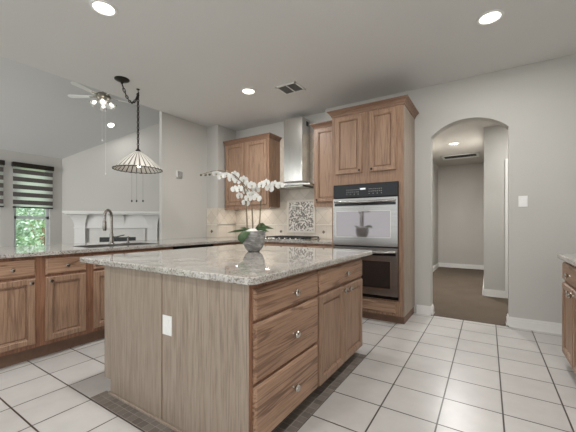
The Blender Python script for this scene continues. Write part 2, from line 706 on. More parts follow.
baseboard('baseboard_arch', [(-0.80, 4.43, AX0, 4.43, 0, -1), (AX1, 4.43, 1.18, 4.43, 0, -1), (AX1, 4.43, AX1, 4.58, -1, 0), (AX0, 4.43, AX0, 4.58, 1, 0)])
baseboard('baseboard_hall', [(-1.17, 4.58, -1.17, 9.62, 1, 0), (-1.17, 9.62, -.055, 9.62, 0, -1), (-.055, 6.1, .235, 6.1, 0, -1), (-.055, 6.1, -.055, 9.62, -1, 0)])

# window wall with three openings
bm = BM()
WY = [(1.43, 2.03), (2.23, 2.83)]
WZ0, WZ1 = 0.55, 2.36
ys = [-2.6, 1.43, 2.03, 2.23, 2.83, 3.3]
for i in range(5):
    if (ys[i], ys[i + 1]) in WY:
        box(bm, VX - .14, VX, ys[i], ys[i + 1], 0, WZ0)
        box(bm, VX - .14, VX, ys[i], ys[i + 1], WZ1, 2.66)
    else:
        box(bm, VX - .14, VX, ys[i], ys[i + 1], 0, 2.66)
struct('wall_window', bm, wall_m)
sash_m = plain('pale_window_sash', (196, 202, 204), 0.4)
for k, (ya, yb) in enumerate(WY):
    bm = BM()
    X0, X1 = VX - .11, VX - .05
    for a in ((ya, ya + .05, WZ0, WZ1), (yb - .05, yb, WZ0, WZ1), (ya, yb, WZ0, WZ0 + .06), (ya, yb, WZ1 - .05, WZ1), (ya, yb, 1.30, 1.355)):
        box(bm, X0, X1, a[0], a[1], a[2], a[3])
    wn = struct('window_%d' % (k + 1), bm, sash_m)
    bm = BM(); box(bm, VX - .085, VX - .079, ya + .045, yb - .045, WZ0 + .05, WZ1 - .04)
    link('pane', bm, pane_m, wn)
    bm = BM(); box(bm, VX - .05, VX + .03, ya - .03, yb + .03, WZ0 - .03, WZ0, .004)
    link('window_sill', bm, trim_m, wn)

# diagonal fireplace wall at 45 degrees: starts (-7.83,3.05) direction (1,1)
DX, DY = -7.83, 3.05
L = 3.3 * math.sqrt(2)
q = 1 / math.sqrt(2)
bm = BM()
pts = []
def dpt(s, n, z): return (DX + s * q - n * q * -1 * 0 + n * q, DY + s * q - n * q, z)   # n: towards the kitchen
fr = [bm.verts.new(dpt(s, 0, z)) for s, z in ((0, 0), (L, 0), (L, vz(DX + L * q)), (0, vz(DX)))]
bk = [bm.verts.new(dpt(s, -.15, z)) for s, z in ((0, 0), (L, 0), (L, vz(DX + L * q)), (0, vz(DX)))]
bm.faces.new(fr); bm.faces.new(bk[::-1])
for i in range(4):
    bm.faces.new([fr[i], fr[(i + 1) % 4], bk[(i + 1) % 4], bk[i]])
struct('wall_fireplace', bm, wall_m)

# ------------------------------------------------------------------ outdoors beyond the window
bm = BM(); box(bm, -30, -8.0, -10, 16, -0.4, -0.15)
tag(link('lawn', bm, lawn_m), kind='structure')
fe = thing('garden_fence', 'reddish brown board fence beyond the window behind the bush', 'fence', (-12.6, 3.5, -.15))
for i in range(16):
    y = -1 + i * .6
    bm = BM()
    for j in range(4):
        box(bm, -12.62, -12.6, y + j * .15, y + j * .15 + .14, -.15, 1.35)
    link('board_panel', bm, fence_m, fe)
    bm = BM(); box(bm, -12.72, -12.62, y - .04, y + .04, -.15, 1.42); link('post', bm, fence_m, fe)


def leafy(name, c, rx, ry, rz, n, label):
    bm = BM()
    for i in range(n):
        d = Vector((random.gauss(0, 1), random.gauss(0, 1), random.gauss(0, 1))).normalized() * (random.random() ** .4)
        p = Vector((c[0] + d.x * rx, c[1] + d.y * ry, c[2] + d.z * rz))
        a = Vector((random.gauss(0, 1), random.gauss(0, 1), random.gauss(0, .6))).normalized()
        b = a.orthogonal().normalized()
        s = random.uniform(.06, .12)
        vs = [bm.verts.new(p + a * s * u + b * s * v) for u, v in ((-1, 0), (-.2, -.4), (1, 0), (-.2, .4))]
        bm.faces.new(vs)
    t = thing(name, label, 'bush', (c[0], c[1], -.15))
    link('foliage', bm, bush_m, t)
    bm = BM()
    tube(bm, [(c[0], c[1], -.16), (c[0] + .03, c[1], c[2] * .5), (c[0], c[1] + .03, c[2])], [.05, .04, .02], 8)
    link('trunk', bm, fence_m, t)
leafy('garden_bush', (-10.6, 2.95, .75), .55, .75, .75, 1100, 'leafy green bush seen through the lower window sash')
leafy('garden_tree', (-11.8, 4.3, 1.55), .8, 1.9, .55, 1500, 'pale green tree crown above the fence seen under the blind')

# ------------------------------------------------------------------ roller blinds (zebra)
def blind_mats():
    d = plain('charcoal_blind_fabric', (92, 86, 84), 0.85, var=0.1, nscale=60)
    s = NT('sheer_white_blind_fabric')
    tr = s.n('ShaderNodeBsdfTransparent')
    tl = s.n('ShaderNodeBsdfTranslucent')
    tl.inputs['Color'].default_value = lin((250, 250, 250))
    mx = s.n('ShaderNodeMixShader')
    mx.inputs[0].default_value = 0.8
    s.l(tr.outputs[0], mx.inputs[1]); s.l(tl.outputs[0], mx.inputs[2])
    s.l(mx.outputs[0], s.t.nodes['Material Output'].inputs['Surface'])
    return d, s.m
blind_d, blind_s = blind_mats()
for k, (ya, yb) in enumerate([(1.40, 2.066), (2.20, 2.866)]):
    t = thing('zebra_blind', ['dark and sheer striped roller blind cut off at the left edge of the photo',
                              'dark and sheer striped roller blind on the living room window, the one seen whole'][k],
              'window blind', (VX + .03, (ya + yb) / 2, 1.52), group='striped roller blinds')
    bm = BM(); box(bm, VX + .002, VX + .085, ya - .01, yb + .01, 2.32, 2.41, .008); link('cassette', bm, bronze_m, t)
    bm = BM(); box(bm, VX + .038, VX + .041, ya + .005, yb - .005, 1.54, 2.33)
    link('sheer_fabric', bm, blind_s, t)
    for j in range(5):
        z = 2.235 - j * .152
        bm = BM(); box(bm, VX + .042, VX + .047, ya + .004, yb - .004, z - .043, z + .043)
        link('dark_band', bm, blind_d, t)
    bm = BM(); box(bm, VX + .03, VX + .055, ya, yb, 1.515, 1.54, .004); link('bottom_bar', bm, bronze_m, t)

# ------------------------------------------------------------------ fireplace (local x along the wall, local y out of it)
S0 = math.hypot(0.0, 0.0)
fx, fy = DX, DY
FP = thing('fireplace', 'white painted corner fireplace mantel with dark firebox behind the kitchen faucet', 'fireplace',
           (DX, DY, 0), PI / 4, local=True)
# local +x = (1,1)/sqrt2 ; local -y = (1,-1)/sqrt2 (out of wall)
def fbox(bm, x0, x1, o0, o1, z0, z1, bev=0): box(bm, x0, x1, -o1, -o0, z0, z1, bev)
F0, F1 = 0.13, 2.12
fp_m = plain('white_mantel_paint', (218, 217, 214), 0.45, var=0.01)
bm = BM(); fbox(bm, F0, F1, 0.001, .30, 1.43, 1.475, .006); fbox(bm, F0 + .03, F1 - .03, .001, .27, 1.405, 1.43, .004)
link('mantel_shelf', bm, fp_m, FP)
bm = BM(); fbox(bm, F0 + .2, F1 - .2, 0.001, .06, 1.12, 1.405); fbox(bm, F0 + .2, F1 - .2, 0.001, .085, 1.10, 1.13, .004)
link('frieze', bm, fp_m, FP)
for a, b in ((F0 + .15, F0 + .36), (F1 - .36, F1 - .15)):
    bm = BM(); fbox(bm, a, b, .001, .10, 0.0, 1.12); fbox(bm, a - .02, b + .02, .001, .12, 0, .16, .004); fbox(bm, a - .012, b + .012, .001, .11, 1.10, 1.13, .003)
    link('pilaster', bm, fp_m, FP)
    bm = BM()
    prof = [(0.001, 1.12)] + [(.10 + .16 * (1 - math.cos(t * PI / 2 / 8)), 1.12 + .285 * math.sin(t * PI / 2 / 8)) for t in range(9)] + [(.001, 1.405)]
    # concave corbel flaring outwards to the sides too
    for side in (0, 1):
        pass
    n = len(prof)
    lf, rg = [], []
    for (o, z) in prof:
        fl = max(0, o - .10) * 0.9
        lf.append(bm.verts.new((a - fl, -o, z))); rg.append(bm.verts.new((b + fl, -o, z)))
    for i in range(n - 1):
        bm.faces.new([lf[i], rg[i], rg[i + 1], lf[i + 1]])
    bm.faces.new(lf); bm.faces.new(rg[::-1])
    bm.faces.new([lf[0], lf[-1], rg[-1], rg[0]])
    link('corbel', bm, fp_m, FP)
bm = BM()
prof = [(.06, 1.13)] + [(.06 + .16 * (1 - math.cos(t * PI / 2 / 8)), 1.13 + .275 * math.sin(t * PI / 2 / 8)) for t in range(9)] + [(.06, 1.405)]
mid = (F0 + F1) / 2
lf = [bm.verts.new((mid - .15, -o, z)) for o, z in prof]; rg = [bm.verts.new((mid + .15, -o, z)) for o, z in prof]
for i in range(len(prof) - 1): bm.faces.new([lf[i], rg[i], rg[i + 1], lf[i + 1]])
bm.faces.new(lf); bm.faces.new(rg[::-1])
link('corbel', bm, fp_m, FP)
bm = BM(); fbox(bm, F0 + .42, F1 - .42, .001, .03, .90, 1.12); fbox(bm, F0 + .42, F0 + .62, .001, .03, 0, .90); fbox(bm, F1 - .62, F1 - .42, .001, .03, 0, .90)
link('surround', bm, plain('pale_stone_surround', (206, 204, 200), 0.4), FP)
bm = BM(); fbox(bm, F0 + .62, F1 - .62, .001, .02, 0, .90); o = link('firebox', bm, black_m, FP); o['label'] = 'black firebox opening'
bm = BM()
for k in range(5):
    fbox(bm, F0 + .63, F1 - .63, .02, .028, .80 + k * .018, .808 + k * .018)
link('louver', bm, iron_m, FP)

# ------------------------------------------------------------------ ISLAND
IX0, IX1 = -2.31, -0.975   # body
IY0, IY1 = 1.165, 2.755
IT = 0.90
isl = thing('kitchen_island', 'large oak kitchen island with pale wood end panels and nickel knobs', 'kitchen island', (-1.64, 1.96, 0))
f = uv_to('x+', IX1)
bm = BM()
box(bm, IX0 + .02, IX1, IY0 + .02, IY1, .10, IT)
link('carcass', bm, oak_frame, isl)
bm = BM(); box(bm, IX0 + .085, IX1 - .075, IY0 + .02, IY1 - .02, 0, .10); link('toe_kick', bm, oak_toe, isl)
for a, b, n in ((IX0, -1.655, 0), (-1.645, IX1, 1)):
    bm = BM()
    if n == 0:
        box(bm, a, b, IY0, IY0 + .02, .10, IT)
        box(bm, a + .08, b, IY0, IY0 + .02, 0.0, .10)
    else:
        box(bm, a, b, IY0, IY0 + .02, .10, IT)
        box(bm, a, b - .075, IY0, IY0 + .02, 0.0, .10)
    o = link('side_panel', bm, oak_panel, isl)
    o['label'] = 'pale washed oak end panel'
bm = BM(); box(bm, -1.655, -1.645, IY0 + .006, IY0 + .02, 0, IT); link('seam_strip', bm, oak_frame, isl)
bm = BM(); box(bm, IX0 + .075, IX1 - .07, IY0 - .014, IY0, 0, .018, .004); link('shoe_moulding', bm, oak_panel, isl)
bm = BM(); box(bm, IX1, IX1 + .003, IY0 + .0, IY0 + .03, .10, IT); link('corner_stile', bm, oak_frame, isl)
for (v0, v1) in ((.715, .872), (.405, .70), (.095, .388)):
    d = drawer(isl, f, IY0 + .025, 1.862, v0, v1, oak_y)
    knob(d, f, 1.545, (v0 + v1) / 2, 1.3)
d = drawer(isl, f, 1.888, 2.735, .72, .872, oak_y); knob(d, f, 2.34, .80, 1.15)
d = door(isl, f, 1.888, 2.315, .09, .702); knob(d, f, 2.285, .672, 1.15)
d = door(isl, f, 2.33, 2.735, .09, .702); knob(d, f, 2.395, .668, 1.15)
# outlet on the end panel
bm = BM(); box(bm, -1.637, -1.553, IY0 - .006, IY0, .535, .65, .002)
o = link('outlet', bm, plastic_m, isl); o['label'] = 'white duplex outlet plate'
for z in (.57, .615):
    bm = BM(); box(bm, -1.611, -1.579, IY0 - .008, IY0 - .005, z - .015, z + .015, .001)
    s = link('socket', bm, plastic_m, o)


def rounded(x0, x1, y0, y1, r, n=6):
    P = []
    for cx, cy, a0 in ((x1 - r, y0 + r, -PI / 2), (x1 - r, y1 - r, 0), (x0 + r, y1 - r, PI / 2), (x0 + r, y0 + r, PI)):
        for k in range(n + 1):
            a = a0 + PI / 2 * k / n
            P.append((cx + r * math.cos(a), cy + r * math.sin(a)))
    return P


def top_slab(bm, x0, x1, y0, y1, z0, z1, r=.06, e=.010):
    prof = [(0.004, z0), (0, z0 + .004), (0, z1 - e)] + [(e * (1 - math.cos(t * PI / 8)), z1 - e + e * math.sin(t * PI / 8)) for t in range(1, 5)]
    rings = []
    for ins, z in prof:
        rings.append([bm.verts.new((x, y, z)) for x, y in rounded(x0 + ins, x1 - ins, y0 + ins, y1 - ins, r - ins)])
    n = len(rings[0])
    for a, b in zip(rings, rings[1:]):
        for k in range(n):
            bm.faces.new([a[k], a[(k + 1) % n], b[(k + 1) % n], b[k]])
    bm.faces.new(rings[0][::-1]); bm.faces.new(rings[-1])


bm = BM(); top_slab(bm, -2.65, -0.925, 1.13, 2.98, IT + .0005, .938)
tag(link('island_countertop', bm, granite_m, off=(-1.8, 2.0, IT)),
    'polished speckled beige granite slab on top of the island', 'countertop')
ITZ = .938

# ------------------------------------------------------------------ PENINSULA cabinets (face x=-3.32)
PX = -3.32
PT = 0.915   # carcass top
f = uv_to('x+', PX)


def pen_cab(y0, y1, kind, label):
    t = thing('base_cabinet', label, 'base cabinet', (PX - .3, (y0 + y1) / 2, 0), group='base cabinets of the peninsula')
    bm = BM()
    if y0 == 1.53:
        box(bm, PX - .02, PX, y0, y1, .115, PT); box(bm, PX - .58, PX - .02, y0, y0 + .018, .115, PT)
        box(bm, PX - .58, PX - .02, y1 - .018, y1, .115, PT); box(bm, PX - .58, PX - .02, y0 + .018, y1 - .018, .115, .135)
    else:
        box(bm, PX - .58, PX, y0, y1, .115, PT)
    link('carcass', bm, oak_frame, t)
    bm = BM(); box(bm, PX - .56, PX - .06, y0, y1, 0, .115); link('toe_kick', bm, oak_toe, t)
    a, b = y0 + .036, y1 - .036
    if kind == 'single_right':
        d = drawer(t, f, a, b, .74, .885, oak_y); knob(d, f, (a + b) / 2, .81)
        d = door(t, f, a, b, .15, .72); knob(d, f, b - .035, .685)
    elif kind == 'single_left':
        d = drawer(t, f, a, b, .74, .885, oak_y); knob(d, f, (a + b) / 2, .81)
        d = door(t, f, a, b, .15, .72); knob(d, f, a + .035, .685)
    else:
        d = drawer(t, f, a, b, .74, .885, oak_y, 'false_drawer_front')
        m = (a + b) / 2
        d = door(t, f, a, m - .004, .15, .72); knob(d, f, m - .035, .685)
        d = door(t, f, m + .004, b, .15, .72); knob(d, f, m + .035, .685)
    return t


pen_cab(.73, 1.126, 'single_right', 'oak base cabinet at the left edge of the photo, door knob on its right')
pen_cab(1.126, 1.53, 'single_left', 'oak base cabinet left of the island, door knob at its upper left')
pen_cab(1.53, 2.50, 'double', 'oak sink base cabinet mostly hidden behind the island corner')
pen_cab(3.17, 3.90, 'double', 'oak corner base cabinet of the peninsula past the dishwasher')
# dishwasher
t = thing('dishwasher', 'dishwasher with black control strip under the peninsula counter', 'dishwasher', (PX - .3, 2.835, 0))
bm = BM(); box(bm, PX - .56, PX, 2.51, 3.16, .1, PT - .003); link('tub', bm, dark_plastic, t)
bm = BM(); box(bm, PX, PX + .025, 2.515, 3.155, .12, .80, .004); link('door', bm, steel_x, t)
bm = BM(); box(bm, PX, PX + .03, 2.515, 3.155, .803, .905, .004); link('control_panel', bm, black_m, t)
bm = BM(); box(bm, PX - .5, PX - .06, 2.52, 3.15, 0.0, .1); link('toe_kick', bm, dark_plastic, t)

# hood-wall base cabinets (face y=3.93)
f = uv_to('y-', 3.93)
for k, (xa, xb) in enumerate(((-3.31, -3.08), (-3.08, -2.22), (-2.22, -1.75))):
    t = thing('base_cabinet', ['narrow oak base cabinet in the corner left of the cooktop', 'oak base cabinet under the gas cooktop', 'oak base cabinet between cooktop and wall oven'][k],
              'base cabinet', ((xa + xb) / 2, 4.2, 0), group='base cabinets along the cooktop wall')
    bm = BM(); box(bm, xa, xb, 3.93, 4.53, .115, PT); link('carcass', bm, oak_frame, t)
    bm = BM(); box(bm, xa, xb, 4.0, 4.5, 0, .115); link('toe_kick', bm, oak_toe, t)
    d = drawer(t, f, xa + .03, xb - .03, .74, .885, oak_x); knob(d, f, (xa + xb) / 2, .81)
    d = door(t, f, xa + .03, xb - .03, .15, .72); knob(d, f, xb - .065, .685)
# blind corner body
t = thing('corner_cabinet', 'oak blind corner cabinet where the two counters meet', 'base cabinet', (-3.75, 4.2, 0))
bm = BM(); box(bm, -4.1, -3.325, 3.91, 4.53, 0.115, PT); link('carcass', bm, oak_frame, t)
bm = BM(); box(bm, -4.08, -3.4, 3.95, 4.5, 0.0, .115); link('toe_kick', bm, oak_toe, t)
# bar back panel
bm = BM(); box(bm, -3.96, -3.905, .73, 3.90, 0, PT)
struct('wall_peninsula', bm, wall_m)

# L countertop with sink cut-out
CT = .948
bm = BM()
sx0, sx1, sy0, sy1 = -3.86, -3.42, 1.58, 2.40
cx0, cx1 = -4.405, -3.275
for a in ((cx0, cx1, .70, sy0), (cx0, sx0, sy0, sy1), (sx1, cx1, sy0, sy1), (cx0, cx1, sy1, 3.90), (cx0, -1.765, 3.90, 4.065), (-4.125, -1.765, 4.065, 4.545)):
    box(bm, a[0], a[1], a[2], a[3], PT + .0005, CT)
bmesh.ops.remove_doubles(bm, verts=bm.verts, dist=1e-5)
tag(link('countertop', bm, granite_m, off=(-3.8, 2.4, PT)), 'long speckled granite counter running from the peninsula round to the cooktop wall', 'countertop')

# sink
t = thing('kitchen_sink', 'double bowl kitchen sink set into the peninsula counter', 'sink', ((sx0 + sx1) / 2, (sy0 + sy1) / 2, CT - .2))
for ya, yb in ((sy0 + .003, 1.985), (1.995, sy1 - .003)):
    bm = BM()
    xa, xb = sx0 + .003, sx1 - .003
    rings = []
    for ins, z in ((0, CT + .002), (.012, CT + .004), (.02, CT - .005), (.03, CT - .18), (.06, CT - .2)):
        rings.append([bm.verts.new((x, y, z)) for x, y in rounded(xa + ins, xb - ins, ya + ins, yb - ins, .06)])
    n = len(rings[0])
    for a, b in zip(rings, rings[1:]):
        for k in range(n): bm.faces.new([a[k], a[(k + 1) % n], b[(k + 1) % n], b[k]])
    bm.faces.new(rings[-1])
    o = link('basin', bm, plain('dark_composite_sink', (70, 66, 62), 0.35), t, smooth=True)
    bm = BM(); lathe(bm, [(.04, 0), (.04, .003), (.02, .004)], ((xa + xb) / 2, (ya + yb) / 2, CT - .1999), 'z', 16); link('drain', bm, nickel, o, smooth=True)

# faucet
FXc, FYc = -3.94, 2.07
nk2 = steel('satin_nickel_faucet', 2, (150, 146, 140), 0.25)
t = thing('kitchen_faucet', 'tall satin nickel gooseneck faucet standing behind the sink', 'faucet', (FXc, FYc, CT))
bm = BM(); lathe(bm, [(.035, 0), (.033, .008), (.024, .012), (.022, .12), (.018, .13)], (FXc, FYc, CT), 'z', 16); link('base', bm, nk2, t, smooth=True)
bm = BM()
dv = Vector((.55, -.83, 0)).normalized()   # the neck bends toward the left bowl
pts = [Vector((FXc, FYc, CT + .12)), Vector((FXc, FYc, CT + .33))]
for k in range(1, 11):
    a = PI * k / 10
    pts.append(Vector((FXc, FYc, CT + .33)) + dv * (.075 * (1 - math.cos(a))) + Vector((0, 0, .085 * math.sin(a))))
pts.append(pts[-1] + Vector((0, 0, -.04)))
tube(bm, pts, .016, 10); link('spout', bm, nk2, t, smooth=True)
bm = BM(); e = pts[-1]; lathe(bm, [(.016, 0), (.021, -.02), (.022, -.11), (.017, -.125)], tuple(e), 'z', 14); link('spray_head', bm, nk2, t, smooth=True)
bm = BM(); r2 = Vector((.84, .54, 0))
b0 = Vector((FXc, FYc, CT + .085))
tube(bm, [b0, b0 + r2 * .06, b0 + r2 * .16 + Vector((0, 0, .025))], [.012, .009, .006], 8); link('handle', bm, nk2, t, smooth=True)
t = thing('soap_dispenser', 'small nickel soap dispenser right of the gooseneck faucet', 'soap dispenser', (FXc + .02, FYc + .2, CT))
bm = BM(); lathe(bm, [(.022, 0), (.02, .01), (.011, .015), (.010, .07), (.014, .075), (.014, .085)], (FXc + .02, FYc + .2, CT), 'z', 12); link('body', bm, nk2, t, smooth=True)
bm = BM(); tube(bm, [(FXc + .02, FYc + .2, CT + .08), (FXc + .09, FYc + .16, CT + .085)], .006, 8); link('nozzle', bm, nk2, t, smooth=True)

# ------------------------------------------------------------------ BACKSPLASH
bs = thing('backsplash', 'cream stone tile backsplash behind the counter and under the hood', 'backsplash', (-2.9, 4.55, CT))
bm = BM(); box(bm, -4.12, -1.735, 4.538, 4.549, CT + .001, 1.17); box(bm, -4.405, -4.135, 4.056, 4.069, CT + .001, 1.17); box(bm, -4.129, -4.118, 4.06, 4.538, CT + .001, 1.17)
link('square_tiles', bm, splash_lo, bs)
bm = BM()
box(bm, -4.12, -1.735, 4.538, 4.549, 1.19, 1.485); box(bm, -3.085, -2.245, 4.538, 4.549, 1.485, 2.70)
box(bm, -4.405, -4.135, 4.056, 4.069, 1.19, 1.485); box(bm, -4.129, -4.118, 4.06, 4.538, 1.19, 1.485)
link('diagonal_tiles', bm, splash_hi, bs)
bm = BM(); box(bm, -4.12, -1.735, 4.53, 4.549, 1.17, 1.19, .003); box(bm, -4.405, -4.135, 4.05, 4.069, 1.17, 1.19, .003)
link('liner_strip', bm, liner_m, bs)
bm = BM()
mx0, mx1, mz0, mz1 = -2.92, -2.375, 1.045, 1.60
for a in ((mx0, mx1, mz0, mz0 + .035), (mx0, mx1, mz1 - .035, mz1), (mx0, mx0 + .035, mz0 + .035, mz1 - .035), (mx1 - .035, mx1, mz0 + .035, mz1 - .035)):
    box(bm, a[0], a[1], 4.518, 4.538, a[2], a[3], .003)
link('mosaic_frame', bm, liner_m, bs)
bm = BM(); box(bm, mx0 + .036, mx1 - .036, 4.525, 4.538, mz0 + .036, mz1 - .036)
o = link('mosaic_panel', bm, mosaic_m, bs); o['label'] = 'small stone mosaic inset panel'
for x in (-3.9, -3.4, -3.06, -2.23):
    bm = BM()
    s = .028
    vs = [bm.verts.new(p) for p in ((x - s, 4.533, 1.065), (x, 4.533, 1.065 - s), (x + s, 4.533, 1.065), (x, 4.533, 1.065 + s), (x - s, 4.538, 1.065), (x, 4.538, 1.065 - s), (x + s, 4.538, 1.065), (x, 4.538, 1.065 + s))]
    bm.faces.new(vs[:4]); bm.faces.new(vs[4:][::-1])
    for k in range(4): bm.faces.new([vs[k], vs[(k + 1) % 4], vs[4 + (k + 1) % 4], vs[4 + k]])
    link('accent_diamond', bm, accent_m, bs)
bm = BM()
x, s = -4.27, .026
lathe(bm, [(s * 1.2, 0), (s * 1.2, -.006)], (x, 4.056, 1.06), 'y', 4)
link('accent_diamond', bm, accent_m, bs)

# backsplash outlet
def plate(name, f, u, v, wd, ht, label, cat, kind, group=None, loc=None):
    p = Vector(f(u, v, 0))
    t = thing(name, label, cat, tuple(p), group=group)
    bm = BM(); loft(bm, f, u - wd / 2, u + wd / 2, v - ht / 2, v + ht / 2, [(0, 0), (0, .004), (.003, .007)]); link('plate', bm, plastic_m, t)
    if kind == 'switch':
        for du in (-.022, .022) if wd > .1 else (0,):
            bm = BM(); loft(bm, f, u + du - .012, u + du + .012, v - .03, v + .03, [(0, .007), (.001, .011)]); link('rocker', bm, plastic_m, t)
    else:
        for dv_ in (-.022, .022):
            bm = BM(); loft(bm, f, u - .014, u + .014, v + dv_ - .014, v + dv_ + .014, [(0, .007), (.001, .009)]); s = link('socket', bm, plastic_m, t)
    return t
plate('wall_outlet', uv_to('y-', 4.537), -3.86, 1.05, .125, .115, 'white outlet plate on the backsplash left of the orchid pot', 'outlet', 'outlet')
plate('light_switch', uv_to('y-', 4.43), .338, 1.45, .085, .125, 'white light switch plate on the wall right of the arch', 'light switch', 'switch')

# ------------------------------------------------------------------ WALL CABINETS
def crown(parent, x0, x1, y0, y1, z0, z1, left=True, right=True, out=.055):
    """stepped crown moulding around front and sides"""
    bm = BM()
    prof = [(0, z0), (.008, z0 + .004), (.012, z0 + .02), (out * .55, z0 + (z1 - z0) * .6), (out * .9, z0 + (z1 - z0) * .82), (out, z0 + (z1 - z0) * .86), (out, z1)]
    rings = []
    for o_, z in prof:
        l_ = o_ if left else 0
        r_ = o_ if right else 0
        rings.append([bm.verts.new(p) for p in ((x0 - l_, y1, z), (x0 - l_, y0 - o_, z), (x1 + r_, y0 - o_, z), (x1 + r_, y1, z))])
    for a, b in zip(rings, rings[1:]):
        for k in range(4): bm.faces.new([a[k], a[(k + 1) % 4], b[(k + 1) % 4], b[k]])
    bm.faces.new(rings[0][::-1]); bm.faces.new(rings[-1])
    return link('crown_moulding', bm, oak_crown, parent)


def wall_cab(label, x0, x1, y0, y1, z0, z1, doors, cl=True, cr=True):
    t = thing('wall_cabinet', label, 'wall cabinet', ((x0 + x1) / 2, y1, z0), group='wall cabinets beside the hood')
    bm = BM(); box(bm, x0, x1, y0, y1, z0, z1); link('carcass', bm, oak_mid, t)
    f = uv_to('y-', y0)
    for (a, b, kx) in doors:
        d = door(t, f, a, b, z0 + .035, z1 - .02); knob(d, f, kx, z0 + .07, .8, mat=bronze_m)
    bm = BM(); box(bm, x0, x1, y0, y0 + .02, z0 - .035, z0); link('light_rail', bm, oak_mid, t)
    crown(t, x0, x1, y0, y1, z1 - .005, z1 + .065, cl, cr)
    return t


wall_cab('two door oak wall cabinet left of the range hood behind the orchid', -4.10, -3.09, 4.22, 4.545, 1.49, 2.645, [(-4.07, -3.64, -3.67), (-3.575, -3.13, -3.545)], cl=False)
wall_cab('narrow single door oak wall cabinet between the hood and the tall oven cabinet', -2.235, -1.797, 4.22, 4.545, 1.49, 2.645, [(-2.205, -1.825, -2.175)], cr=False)

for (xa, xb, lab) in ((-4.0, -3.2, 'slim under cabinet light below the two door wall cabinet'), (-2.2, -1.8, 'slim under cabinet light below the narrow wall cabinet')):
    t = thing('under_cabinet_light', lab, 'cabinet light', ((xa + xb) / 2, 4.40, 1.48), group='under cabinet lights')
    bm = BM(); box(bm, xa, xb, 4.38, 4.42, 1.474, 1.489, .002); link('housing', bm, plastic_m, t)
    bm = BM(); box(bm, xa + .01, xb - .01, 4.385, 4.415, 1.471, 1.4735); link('lens', bm, lamp_m, t)
    ll = area_light('cabinet_lamp', (0, 0, -.012), (0, 0, 0), xb - xa - .04, .03, 1.5 * (xb - xa), (1, .93, .84))
    ll.parent = t

# tall oven cabinet
OY = 3.79
TX0, TX1 = -1.738, -0.825
t = thing('oven_cabinet', 'tall oak cabinet housing the double wall oven', 'tall cabinet', (-1.27, 4.1, 0))
bm = BM()
OZ0, OZ1 = .29, 1.70
OX0, OX1 = -1.70 + .0, -.882
box(bm, TX0, OX0 - .0 + .0, OY, 4.425, .10, 2.60)
box(bm, OX1, TX1 - .012, OY, 4.425, .10, 2.60)
box(bm, OX0, OX1, OY, 4.425, .10, OZ0)
box(bm, OX0, OX1, OY, 4.425, OZ1, 2.60)
link('carcass', bm, oak_mid, t)
bm = BM(); box(bm, TX1 - .012, TX1, OY + .02, 4.425, .10, 2.60)
o = link('side_panel', bm, oak_panel, t); o['label'] = 'greyish oak side panel'
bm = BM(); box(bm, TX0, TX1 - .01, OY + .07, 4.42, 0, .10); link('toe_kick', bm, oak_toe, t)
f = uv_to('y-', OY)
d = door(t, f, -1.685, -1.325, 1.835, 2.575); knob(d, f, -1.355, 1.87, .8, mat=bronze_m)
d = door(t, f, -1.232, -.91, 1.835, 2.575); knob(d, f, -1.20, 1.87, .8, mat=bronze_m)
d = drawer(t, f, -1.685, -.91, .13, .265, oak_x)
crown(t, TX0, TX1, OY, 4.425, 2.595, 2.675)

# double oven
ov = thing('double_wall_oven', 'stainless steel double wall oven with black control panel', 'oven', (-1.29, OY, OZ0))
bm = BM(); box(bm, OX0 + .003, OX1 - .003, OY - .004, 4.3, OZ0 + .003, OZ1 - .003); link('housing', bm, iron_m, ov)
FO = OY - .004
a, b = -1.70, -.885
bm = BM(); box(bm, a, b, FO - .04, FO - .0005, 1.525, 1.695, .006); cp = link('control_panel', bm, black_m, ov)
bm = BM(); box(bm, -1.34, -1.27, FO - .0415, FO - .0402, 1.62, 1.64)
link('display', bm, emit('oven_display', (190, 210, 210), .6), cp)
bm = BM()
for r in range(3):
    for c in range(7):
        for sx in (-1.52, -1.23):
            if r == 0 and c % 2: continue
            x = sx + c * .025
            box(bm, x, x + .011, FO - .0413, FO - .0402, 1.565 + r * .028, 1.571 + r * .028)
link('button_legends', bm, plain('pale_legend_print', (170, 170, 168), 0.5), cp)


mirror_m = plain('oven_glass_bright_reflection', (168, 162, 163), 0.06, 0.85, var=0.0)  # one oven glass in two tones: bright and dark reflections put into the colour
mirror_dark = plain('oven_glass_dark_reflection', (78, 72, 68), 0.06, 0.7, var=0.0)


